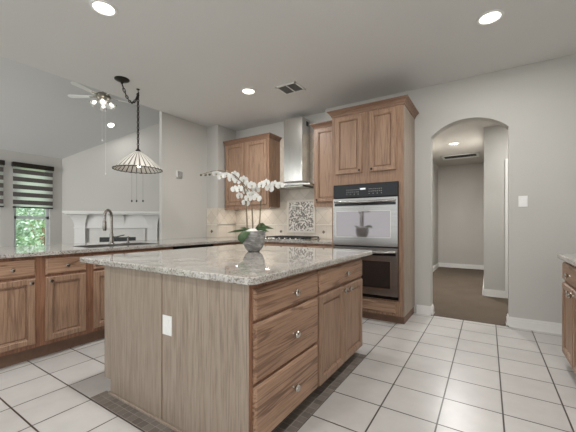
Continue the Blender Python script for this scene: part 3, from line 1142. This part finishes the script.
def oven_door(z0, z1, w0, w1, lab):
    bm = BM()
    y = FO - .045
    # frame made of four bars around the window
    box(bm, a, b, y, FO - .0005, z0, w0); box(bm, a, b, y, FO - .0005, w1, z1)
    box(bm, a, -1.655, y, FO - .0005, w0, w1); box(bm, -.97, b, y, FO - .0005, w0, w1)
    d = link('oven_door', bm, steel_x, ov)
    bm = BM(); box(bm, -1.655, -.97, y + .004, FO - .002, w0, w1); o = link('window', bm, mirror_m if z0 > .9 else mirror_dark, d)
    o['label'] = lab
    bm = BM()
    for xa, xb, za, zb in ((-1.66, -.965, w0 - .008, w0), (-1.66, -.965, w1, w1 + .008), (-1.663, -1.655, w0, w1), (-.97, -.962, w0, w1)):
        box(bm, xa, xb, y - .003, y + .003, za, zb)
    link('window_trim', bm, nickel, d)
    hz = z1 - .04
    bm = BM(); box(bm, a + .02, b - .02, y - .001, y + .002, hz - .052, hz - .020); link('handle_shadow', bm, black_m, d)  # flat black strip standing in for the shade under the handle
    bm = BM()
    pts = []
    for k in range(15):
        u = k / 14
        xx = a + .03 + (b - a - .06) * u
        bow = math.sin(PI * u)
        pts.append((xx, y - .018 - .045 * min(1, bow * 2.2), hz - .012 * bow))
    tube(bm, pts, .015, 10)
    for xx in (a + .035, b - .035):
        box(bm, xx - .012, xx + .012, y - .03, y, hz - .012, hz + .012, .003)
    link('handle', bm, steel_x, d, smooth=True)
    return d


oven_door(.925, 1.515, 1.035, 1.35, 'dark glass upper oven window')
oven_door(.335, .905, .425, .745, 'dark glass lower oven window')
bm = BM(); box(bm, a, b, FO - .02, FO - .0005, OZ0 + .003, .33); link('vent_trim', bm, black_m, ov)
# gap line between doors is the dark housing

# ------------------------------------------------------------------ RANGE HOOD
h = thing('range_hood', 'stainless chimney range hood rising to the ceiling above the cooktop', 'range hood', (-2.65, 4.537, 1.8))
bm = BM(); box(bm, -2.825, -2.475, 4.27, 4.536, 1.88, 2.905, .004)
ch = link('chimney', bm, steel_z, h)
bm = BM(); box(bm, -2.474, -2.472, 4.40, 4.47, 2.79, 2.86); link('vent_slots', bm, iron_m, ch)
bm = BM()
# visor: thin curved plate
n = 20
lo_, hi_ = [], []
hx0, hx1 = -3.075, -2.255
for k in range(n + 1):
    u = k / n
    x = hx0 + (hx1 - hx0) * u
    y = 4.12 - .13 * math.sin(PI * u)
    lo_.append((x, y)); 
poly = lo_ + [(hx1, 4.536), (hx0, 4.536)]
prism(bm, poly, 1.795, 1.815)
link('visor', bm, steel_z, h)
bm = BM()
r0 = [bm.verts.new(p) for p in ((-2.97, 4.10, 1.816), (-2.33, 4.10, 1.816), (-2.33, 4.536, 1.816), (-2.97, 4.536, 1.816))]
r1 = [bm.verts.new(p) for p in ((-2.84, 4.25, 1.885), (-2.46, 4.25, 1.885), (-2.46, 4.536, 1.885), (-2.84, 4.536, 1.885))]
bm.faces.new(r0[::-1]); bm.faces.new(r1)
for k in range(4): bm.faces.new([r0[k], r0[(k + 1) % 4], r1[(k + 1) % 4], r1[k]])
link('canopy', bm, steel_z, h)
bm = BM(); box(bm, -2.9, -2.4, 4.15, 4.5, 1.775, 1.794, .003); link('filter_tray', bm, steel_x, h)

# cooktop
ck = thing('gas_cooktop', 'black gas cooktop with iron grates below the range hood', 'cooktop', (-2.65, 4.25, CT))
bm = BM(); box(bm, -3.03, -2.27, 4.02, 4.50, CT + .001, CT + .012, .004); link('cooktop_plate', bm, steel_x, ck)
for cx in (-2.9, -2.65, -2.40):
    bm = BM()
    for yy in (4.06, 4.26, 4.46):
        box(bm, cx - .118, cx + .118, yy - .006, yy + .006, CT + .035, CT + .048)
    for xx in (cx - .112, cx, cx + .112):
        box(bm, xx - .006, xx + .006, 4.06, 4.46, CT + .035, CT + .048)
    for xx in (cx - .112, cx + .112):
        for yy in (4.06, 4.46):
            box(bm, xx - .007, xx + .007, yy - .007, yy + .007, CT + .012, CT + .036)
    link('grate', bm, iron_m, ck)
    for yy in (4.16, 4.36):
        bm = BM(); lathe(bm, [(.045, 0), (.045, .008), (.03, .012), (.03, .018)], (cx, yy, CT + .012), 'z', 16); link('burner', bm, iron_m, ck, smooth=True)
for k in range(5):
    bm = BM(); lathe(bm, [(.018, 0), (.017, .02), (.012, .024)], (-2.85 + k * .1, 4.038, CT + .012), 'z', 12); link('knob', bm, nickel, ck, smooth=True)

# ------------------------------------------------------------------ RIGHT CABINET
f = uv_to('x-', .545)
t = thing('base_cabinet', 'oak base cabinet cut off by the right edge of the photo', 'base cabinet', (.85, 2.8, 0))
bm = BM(); box(bm, .545, 1.175, 2.2, 3.46, .10, .90); link('carcass', bm, oak_frame, t)
bm = BM(); box(bm, .61, 1.17, 2.2, 3.45, 0, .10); link('toe_kick', bm, oak_toe, t)
d = drawer(t, f, 2.64, 3.44, .73, .875, oak_y); knob(d, f, 3.12, .80, 1.2)
d = door(t, f, 3.05, 3.44, .12, .71); knob(d, f, 3.085, .672, 1.2)
d = door(t, f, 2.64, 3.04, .12, .71); knob(d, f, 3.005, .672, 1.2)
bm = BM(); top_slab(bm, .50, 1.178, 2.15, 3.50, .9005, .94, .02)
tag(link('side_countertop', bm, granite_m, off=(.85, 2.8, .9)), 'granite counter at the right edge of the photo over an oak cabinet', 'countertop')

# ------------------------------------------------------------------ CEILING LIGHTS
def can(loc, label, tilt=0.0, power=28, r=.098, group='recessed ceiling lights'):
    t = thing('recessed_light', label, 'ceiling light', loc, local=True, group=group)
    t.rotation_euler = (0, tilt, 0)
    bm = BM(); lathe(bm, [(r * .80, .0), (r * .84, -.010), (r * 1.02, -.008), (r * 1.06, -.001)], (0, 0, 0), 'z', 32, cap0=False, cap1=False)
    lathe(bm, [(r * .80, 0), (r * .78, -.004)], (0, 0, 0), 'z', 32, False, False)
    link('trim_ring', bm, trim_m, t, smooth=True)
    bm = BM(); lathe(bm, [(r * .8, -.0025), (r * .5, -.0035)], (0, 0, 0), 'z', 32, False, True)
    link('lens', bm, lamp_m, t)
    l = bpy.data.lights.new('recessed_lamp', 'AREA'); l.shape = 'DISK'; l.size = r * 1.6; l.energy = power; l.color = (1, .985, .96)
    lo = bpy.data.objects.new('recessed_lamp', l); lo.location = (0, 0, -.02); C.objects.link(lo); lo.parent = t


can((-2.70, 1.355, CZ - .001), 'round recessed light in the kitchen ceiling, upper left of the photo')
can((0.016, 3.24, CZ - .001), 'round recessed light in the kitchen ceiling in front of the arch wall', 0, 22)
can((-2.735, 3.262, CZ - .001), 'small looking recessed light beside the ceiling air vent')
can((-6.78, 3.55, vz(-6.78) - .001), 'recessed light in the vaulted ceiling below the fan', -math.atan(SL), 6, .075)
can((-6.0, 1.0, vz(-6.0) - .001), 'added unseen recessed light in the vaulted ceiling hidden above the kitchen ceiling edge', -math.atan(SL), 12)  # extra can added out of view to lift the living room
can((-.57, 7.0, 2.799), 'ceiling light in the hallway seen through the arch', 0, 62)
can((.75, 5.35, 2.799), 'added unseen ceiling light in the hallway hidden right of the arch', 0, 26)  # added out of view to brighten the hall wall
for xy in ((0.0, 1.3), (-1.35, -0.3)):  # extra cans added out of view as fill for the kitchen
    can((xy[0], xy[1], CZ - .001), 'added unseen recessed light in the kitchen ceiling above and %s the camera position' % ('beside' if xy[0] == 0 else 'behind'), 0, 20 if xy[0] == 0 else 30)

# ceiling vent
t = thing('ceiling_vent', 'square white air vent in the kitchen ceiling', 'air vent', (-2.2, 3.50, CZ), group=None)
bm = BM(); vx0, vx1, vy0, vy1 = -2.36, -2.05, 3.36, 3.63
for aa in ((vx0, vx1, vy0, vy0 + .022), (vx0, vx1, vy1 - .022, vy1), (vx0, vx0 + .022, vy0, vy1), (vx1 - .022, vx1, vy0, vy1), ((vx0 + vx1) / 2 - .006, (vx0 + vx1) / 2 + .006, vy0, vy1)):
    box(bm, aa[0], aa[1], aa[2], aa[3], CZ - .012, CZ - .001)
link('frame', bm, trim_m, t)
bm = BM(); box(bm, vx0 + .01, vx1 - .01, vy0 + .01, vy1 - .01, CZ - .004, CZ - .001); link('backing', bm, vent_dark, t)
bm = BM()
for k in range(9):
    y = vy0 + .035 + k * .025
    box(bm, vx0 + .02, vx1 - .02, y, y + .004, CZ - .011, CZ - .004)
link('louver', bm, grey_grille, t)
t = thing('ceiling_vent', 'long dark return air grille in the hallway ceiling', 'air vent', (-.55, 8.4, 2.8))
bm = BM()
hx0, hx1, hy0, hy1 = -.93, -.17, 8.15, 8.65
for aa in ((hx0, hx1, hy0, hy0 + .06), (hx0, hx1, hy1 - .12, hy1), (hx0, hx0 + .05, hy0, hy1), (hx1 - .05, hx1, hy0, hy1)):
    box(bm, aa[0], aa[1], aa[2], aa[3], 2.788, 2.799)
link('frame', bm, trim_m, t)
bm = BM(); box(bm, hx0 + .02, hx1 - .02, hy0 + .02, hy1 - .02, 2.796, 2.799); link('backing', bm, shadow_gap_m, t)  # near-black sheet stands in for the shade inside the grille
# chime grille on the stub wall
t = thing('door_chime', 'small square grey chime cover on the wall above the counter corner', 'door chime', (-4.41, 3.43, 2.0))
f = uv_to('x+', -4.41)
bm = BM(); loft(bm, f, 3.385, 3.49, 1.975, 2.09, [(0, 0), (0, .03), (.005, .035)]); link('cover', bm, trim_m, t)
bm = BM()
for k in range(6): loft(bm, f, 3.39, 3.485, 1.981 + k * .018, 1.994 + k * .018, [(0, .034), (0, .038)])
link('grille', bm, grey_grille, t)

# ------------------------------------------------------------------ PENDANT
pc = Vector((-3.835, 2.143, CZ)); ph = Vector((-3.94, 2.42, CZ))
t = thing('pendant_lamp', 'swagged chain pendant lamp with wide ribbed glass shade over the peninsula', 'pendant lamp', tuple(pc))
bm = BM(); lathe(bm, [(.085, -.001), (.085, -.012), (.07, -.022), (.02, -.04), (.012, -.06)], tuple(pc), 'z', 24); link('canopy', bm, bronze_m, t, smooth=True)
bm = BM(); tube(bm, [ph + Vector((0, 0, -.001)), ph + Vector((0, 0, -.05)), ph + Vector((.015, 0, -.06)), ph + Vector((.02, 0, -.045))], .005, 8)
lathe(bm, [(.022, -.001), (.018, -.01)], tuple(ph), 'z', 12)
link('ceiling_hook', bm, bronze_m, t)


def chain(bm, pts, ln=.046, r=.0055, wd=.014):
    # resample
    P = [Vector(p) for p in pts]
    seg = []
    for a_, b_ in zip(P, P[1:]):
        L_ = (b_ - a_).length
        m = max(1, int(round(L_ / (ln * .78))))
        for k in range(m): seg.append((a_.lerp(b_, k / m), a_.lerp(b_, (k + 1) / m)))
    for i, (a_, b_) in enumerate(seg):
        d = (b_ - a_).normalized()
        s1 = d.orthogonal().normalized() if abs(d.z) < .9 else Vector((1, 0, 0)); s1 = (s1 - d * s1.dot(d)).normalized()
        s2 = d.cross(s1)
        s = s1 if i % 2 else s2
        c = (a_ + b_) / 2
        hl = (b_ - a_).length * .62
        ring = [c + d * hl * math.cos(2 * PI * k / 8) + s * wd * math.sin(2 * PI * k / 8) for k in range(9)]
        tube(bm, ring, r, 5, cap=False)


sw = []
p0, p1 = pc + Vector((0, 0, -.06)), ph + Vector((0, 0, -.06))
for k in range(13):
    u = k / 12
    p = p0.lerp(p1, u)
    sag = .17 * (4 * u * (1 - u)) * (1 + .35 * (u - .5))
    sw.append(p + Vector((0, 0, -sag)))
bm = BM(); chain(bm, sw); chain(bm, [p1, Vector((ph.x, ph.y, 2.17))])
tube(bm, sw + [Vector((ph.x, ph.y, 2.17))], .0025, 6)
link('chain', bm, bronze_m, t)


def shade_mat():
    m = NT('ribbed_glass_shade')
    m.b.inputs['Roughness'].default_value = 0.25
    m.b.inputs['Base Color'].default_value = lin((240, 236, 228))
    m.b.inputs['Transmission Weight'].default_value = 0.25
    return m.m


shade_m = shade_mat()
NR = 28
sc_ = Vector((ph.x, ph.y, 0))
bm = BM()
prof = [(.035, 2.16), (.06, 2.145), (.12, 2.098), (.18, 2.045), (.245, 1.985), (.30, 1.93)]
SEG = NR * 4
outer = [[bm.verts.new((sc_.x + (r + (.006 if k % 4 == 1 else 0)) * math.cos(2 * PI * k / SEG), sc_.y + (r + (.006 if k % 4 == 1 else 0)) * math.sin(2 * PI * k / SEG), z)) for k in range(SEG)] for r, z in prof]
inner = [[bm.verts.new((sc_.x + (r - .004) * math.cos(2 * PI * k / SEG), sc_.y + (r - .004) * math.sin(2 * PI * k / SEG), z - .003)) for k in range(SEG)] for r, z in prof]
for gi, grid in enumerate((outer, inner)):
    for i in range(len(prof) - 1):
        for k in range(SEG):
            fce = bm.faces.new([grid[i][k], grid[i][(k + 1) % SEG], grid[i + 1][(k + 1) % SEG], grid[i + 1][k]])
            fce.material_index = 1 if (k % 4 == 3 and i >= 1) else 0
for k in range(SEG):
    bm.faces.new([outer[-1][k], outer[-1][(k + 1) % SEG], inner[-1][(k + 1) % SEG], inner[-1][k]])
sh = link('lamp_shade', bm, [shade_m, plain('smoky_shade_strips', (74, 62, 52), 0.3)], t)
bm = BM()
ringp = [(sc_.x + .302 * math.cos(2 * PI * k / 56), sc_.y + .302 * math.sin(2 * PI * k / 56), 1.922 + (.004 if k % 2 else -.004)) for k in range(57)]
tube(bm, ringp, .006, 6, cap=False); link('rim', bm, bronze_m, t)
bm = BM(); lathe(bm, [(.012, 2.20), (.026, 2.185), (.036, 2.165), (.038, 2.158)], tuple(sc_), 'z', 20); link('cap', bm, bronze_m, t, smooth=True)
for k in range(3):
    a_ = 2 * PI * k / 3 + .4
    c = (sc_.x + .09 * math.cos(a_), sc_.y + .09 * math.sin(a_), 0)
    bm = BM(); lathe(bm, [(.008, 2.04), (.018, 2.02), (.023, 1.995), (.02, 1.975), (.006, 1.965)], c, 'z', 12); link('bulb', bm, bulb_m, t, smooth=True)
    bm = BM(); tube(bm, [(sc_.x, sc_.y, 2.10), (c[0], c[1], 2.07), (c[0], c[1], 2.03)], .008, 6); link('lamp_arm', bm, bronze_m, t)
rtv = Vector((.8414, .5405, 0))
for k, s in enumerate((-.085, -.02, .065)):
    p = Vector((sc_.x, sc_.y, 0)) + rtv * s
    bm = BM(); tube(bm, [(p.x, p.y, 2.06), (p.x, p.y, 1.505)], .0016, 5)
    cd = link('pull_chain', bm, grey_grille, t)
    bm = BM(); lathe(bm, [(.003, .02), (.010, .01), (.011, 0), (.004, -.012)], (p.x, p.y, 1.498), 'z', 8); link('chain_weight', bm, iron_m, cd, smooth=True)

# ------------------------------------------------------------------ CEILING FAN
fc = Vector((-5.82, 2.91, 3.45))
fan = thing('ceiling_fan', 'white ceiling fan with glass light kit on the vaulted ceiling', 'ceiling fan', tuple(fc), local=True)
bm = BM(); tube(bm, [(0, 0, .08), (0, 0, vz(fc.x) - fc.z - .03)], .014, 10); link('downrod', bm, nickel, fan)
bm = BM(); lathe(bm, [(.02, vz(fc.x) - fc.z - .12), (.06, vz(fc.x) - fc.z - .05), (.065, vz(fc.x) - fc.z - .045 + .02)], (0, 0, 0), 'z', 20); link('mount', bm, trim_m, fan, smooth=True)
fan_metal = plain('pewter_fan_motor', (150, 144, 134), 0.3, 0.6)
bm = BM(); lathe(bm, [(.03, .10), (.09, .085), (.12, .05), (.12, .01), (.09, -.02), (.05, -.03), (.05, -.06)], (0, 0, 0), 'z', 28); link('motor', bm, fan_metal, fan, smooth=True)
for k in range(5):
    a_ = math.radians(216 + 72 * k)
    M = Matrix.Rotation(a_, 4, 'Z') @ Matrix.Rotation(math.radians(12), 4, 'X')
    bm = BM()
    prism(bm, [(.17, -.035), (.56, -.05), (.60, -.03), (.61, 0), (.60, .03), (.56, .05), (.17, .035)], .028, .036)
    for v in bm.verts: v.co = M @ v.co
    bl = link('blade', bm, plastic_m, fan)
    bm = BM(); box(bm, .09, .24, -.015, .015, .024, .030, M=M); link('blade_bracket', bm, fan_metal, bl)
for k in range(4):
    a_ = PI / 4 + PI / 2 * k + .3
    d = Vector((math.cos(a_), math.sin(a_), 0))
    bm = BM(); tube(bm, [Vector((0, 0, -.05)), d * .06 + Vector((0, 0, -.06)), d * .10 + Vector((0, 0, -.07))], .01, 6); am = link('light_arm', bm, fan_metal, fan)
    M = Matrix.Translation(d * .10 + Vector((0, 0, -.065))) @ Matrix.Rotation(a_, 4, 'Z') @ Matrix.Rotation(math.radians(-50), 4, 'Y')
    bm = BM()
    rg_ = lathe(bm, [(.022, 0), (.036, -.03), (.05, -.07), (.066, -.10), (.060, -.10), (.044, -.07), (.030, -.03)], (0, 0, 0), 'z', 18, False, False)
    for v in bm.verts: v.co = M @ v.co
    link('glass_shade', bm, globe_m, am, smooth=True)
    bm = BM(); lathe(bm, [(.008, -.01), (.02, -.04), (.022, -.06), (.008, -.08)], (0, 0, 0), 'z', 10)
    for v in bm.verts: v.co = M @ v.co
    link('bulb', bm, bulb_m, am, smooth=True)
for s, zz in ((-.02, -.75), (.045, -1.35)):
    p = rtv * s
    bm = BM(); tube(bm, [(p.x, p.y, -.06), (p.x, p.y, zz)], .002, 5)
    cd = link('pull_chain', bm, plastic_m, fan)
    bm = BM(); lathe(bm, [(.004, .02), (.012, 0), (.004, -.02)], (p.x, p.y, zz), 'z', 8); link('chain_pull', bm, plastic_m, cd)

# ------------------------------------------------------------------ ORCHID on the island
PB = Vector((-1.83, 2.26, ITZ + .0008))
SCL = 107.6    # px per metre there, used only to lay out the spray from measured offsets
fwv = Vector((-.5405, .8414, 0))
def op(px, py, dep=0.0): return PB + rtv * ((px - 254) / SCL) + Vector((0, 0, 1.19 + (224.27 - py) / SCL - PB.z)) + fwv * dep
orc = thing('potted_orchid', 'white moth orchid with three stems in a grey ceramic pot on the island', 'potted plant', tuple(PB))
bm = BM()
lathe(bm, [(.052, 0), (.058, .004), (.082, .035), (.100, .075), (.108, .115), (.110, .155), (.108, .19), (.102, .19), (.104, .155), (.10, .12), (.05, .11)], tuple(PB), 'z', 36)
link('pot', bm, pot_m, orc, smooth=True)
bm = BM(); lathe(bm, [(.101, .17), (.085, .19), (.05, .205), (.01, .212)], tuple(PB), 'z', 20, True, True, jag=lambda k, h: 1 - .06 * ((k * 7) % 3))
link('moss', bm, moss_m, orc, smooth=True)


def leaf(pts, wd, sv=None, mat=leaf_m):
    bm = BM()
    n = len(pts)
    rows = []
    for i, p in enumerate(pts):
        u = i / (n - 1)
        d = (pts[min(i + 1, n - 1)] - pts[max(i - 1, 0)]).normalized()
        side = d.cross(Vector((0, 0, 1)))
        side = sv.copy() if sv is not None else (side.normalized() if side.length > .15 else rtv.copy())
        side = (side + fwv * -.25).normalized() if sv is None else side
        ww = wd * (math.sin(PI * min(1, .12 + u * .88)) ** .6) * (1 if u < .98 else .15)
        up = side.cross(d)
        rows.append([bm.verts.new(p - side * ww + up * ww * .25), bm.verts.new(p), bm.verts.new(p + side * ww + up * ww * .25)])
    for a_, b_ in zip(rows, rows[1:]):
        for k in range(2): bm.faces.new([a_[k], a_[k + 1], b_[k + 1], b_[k]])
    geom = bmesh.ops.solidify(bm, geom=list(bm.faces), thickness=.003)
    return link('leaf', bm, mat, orc, smooth=True)


UPV = (fwv * -.55 + Vector((0, 0, .83))).normalized()
leaf([op(250, 229.5), op(243, 230, -.05), op(236, 231, -.08), op(229, 232.5, -.09)], .013, UPV)
leaf([op(252, 231, -.07), op(247.5, 231, -.115), op(245, 235, -.135), op(244, 239, -.14), op(244.5, 243, -.135)], .044, rtv)
leaf([op(256, 230, -.02), op(262, 228, -.05), op(268, 227.5, -.06), op(275, 229, -.06)], .018, UPV)
leaf([op(257, 230.5, -.05), op(261, 229, -.08), op(266, 230, -.10), op(270, 231.5, -.11)], .016, UPV)
leaf([op(255, 230, .02), op(259, 225.5, .03), op(263, 224.5, .04), op(266, 226, .05)], .02, UPV)
leaf([op(252, 230, .05), op(244, 228, .07), op(238, 228, .08)], .013, UPV)


def flower(parent, c, face, size):
    face = face.normalized()
    a_ = face.cross(Vector((0, 0, 1))).normalized()
    b_ = a_.cross(face)
    bm = BM()
    roll = random.uniform(-.3, .3)
    for k, (ang, ln_, wd_) in enumerate(((90, 1, .36), (90 + 72 * 1.72, .95, .34), (90 - 72 * 1.72, .95, .34), (172, 1.05, .62), (8, 1.05, .62))):
        an = math.radians(ang) + roll
        d = a_ * math.cos(an) + b_ * math.sin(an)
        s = face.cross(d)
        rows = []
        for u, ww in ((0.05, .12), (.3, .75), (.6, 1), (.85, .75), (1, .15)):
            q_ = c + d * size * ln_ * u + face * (size * .22 * math.sin(u * 2.2))
            rows.append([bm.verts.new(q_ - s * size * wd_ * ww), bm.verts.new(q_ + face * size * .06), bm.verts.new(q_ + s * size * wd_ * ww)])
        for r1_, r2_ in zip(rows, rows[1:]):
            for j in range(2): bm.faces.new([r1_[j], r1_[j + 1], r2_[j + 1], r2_[j]])
    fl = link('flower', bm, petal_m, parent, smooth=True)
    bm = BM()
    tip = c + face * size * .3 - b_ * size * .12
    tube(bm, [c + face * .002, tip, tip - b_ * size * .18 + face * size * .1], [size * .12, size * .13, size * .05], 6)
    link('flower_lip', bm, lip_m, parent)


stems = [
    ([(247.5, 231, 0), (247, 215, -.01), (246, 200, -.01), (245, 190, -.02), (240, 180, -.03), (231, 173.5, -.04), (218, 171.5, -.05), (203, 175.5, -.06)],
     [(216.5, 174), (222, 176.5), (227, 175), (232, 178.5), (235.5, 175.5)]),
    ([(253, 231, .01), (252.5, 215, 0), (251.5, 200, -.02), (248, 190, -.03), (243, 183, -.04), (237, 179, -.06)],
     [(238, 181.5), (244, 180), (248, 185), (253, 187), (241, 190), (247, 192), (254, 195), (240.5, 196), (236, 190), (256, 190), (250, 199), (258, 199), (246, 203)]),
    ([(259, 231, .02), (260, 215, .03), (260.5, 200, .03), (261, 192, .02), (264, 187, .01), (272, 185, 0), (283, 183.5, -.02)],
     [(262.5, 186), (267.5, 184), (270, 189), (275.5, 186), (280.5, 187)]),
]
for pts_, fls in stems:
    P_ = [op(*p) for p in pts_]
    # smooth
    Q_ = []
    for i in range(len(P_) - 1):
        for k in range(4):
            u = k / 4
            p_1 = P_[max(i - 1, 0)]; p0_ = P_[i]; p1_ = P_[i + 1]; p2_ = P_[min(i + 2, len(P_) - 1)]
            Q_.append(.5 * ((2 * p0_) + (-p_1 + p1_) * u + (2 * p_1 - 5 * p0_ + 4 * p1_ - p2_) * u * u + (-p_1 + 3 * p0_ - 3 * p1_ + p2_) * u ** 3))
    Q_.append(P_[-1])
    bm = BM(); tube(bm, Q_, [.0078 - .005 * i / len(Q_) for i in range(len(Q_))], 7)
    st = link('stem', bm, stem_m, orc, smooth=True)
    # support stake
    bm = BM(); b_ = P_[0]; tube(bm, [b_ + Vector((.006, 0, -.03)), P_[2] + Vector((.008, 0, 0))], .0035, 6); link('support_stake', bm, stem_m, st)
    for (fx_, fy_) in fls:
        c = op(fx_, fy_, random.uniform(-.10, .02))
        face = -fwv + rtv * random.uniform(-.6, .6) + Vector((0, 0, random.uniform(-.35, .25)))
        flower(st, c, face, random.uniform(.037, .043))
    if fls[0][0] < 220:
        for bx_, by_ in ((203, 176), (207.5, 176), (211.5, 175.5)):
            c = op(bx_, by_, -.06)
            bm = BM(); lathe(bm, [(.003, -.014), (.010, -.006), (.011, .004), (.004, .014)], tuple(c), 'x', 8); link('bud', bm, bud_m, st, smooth=True)
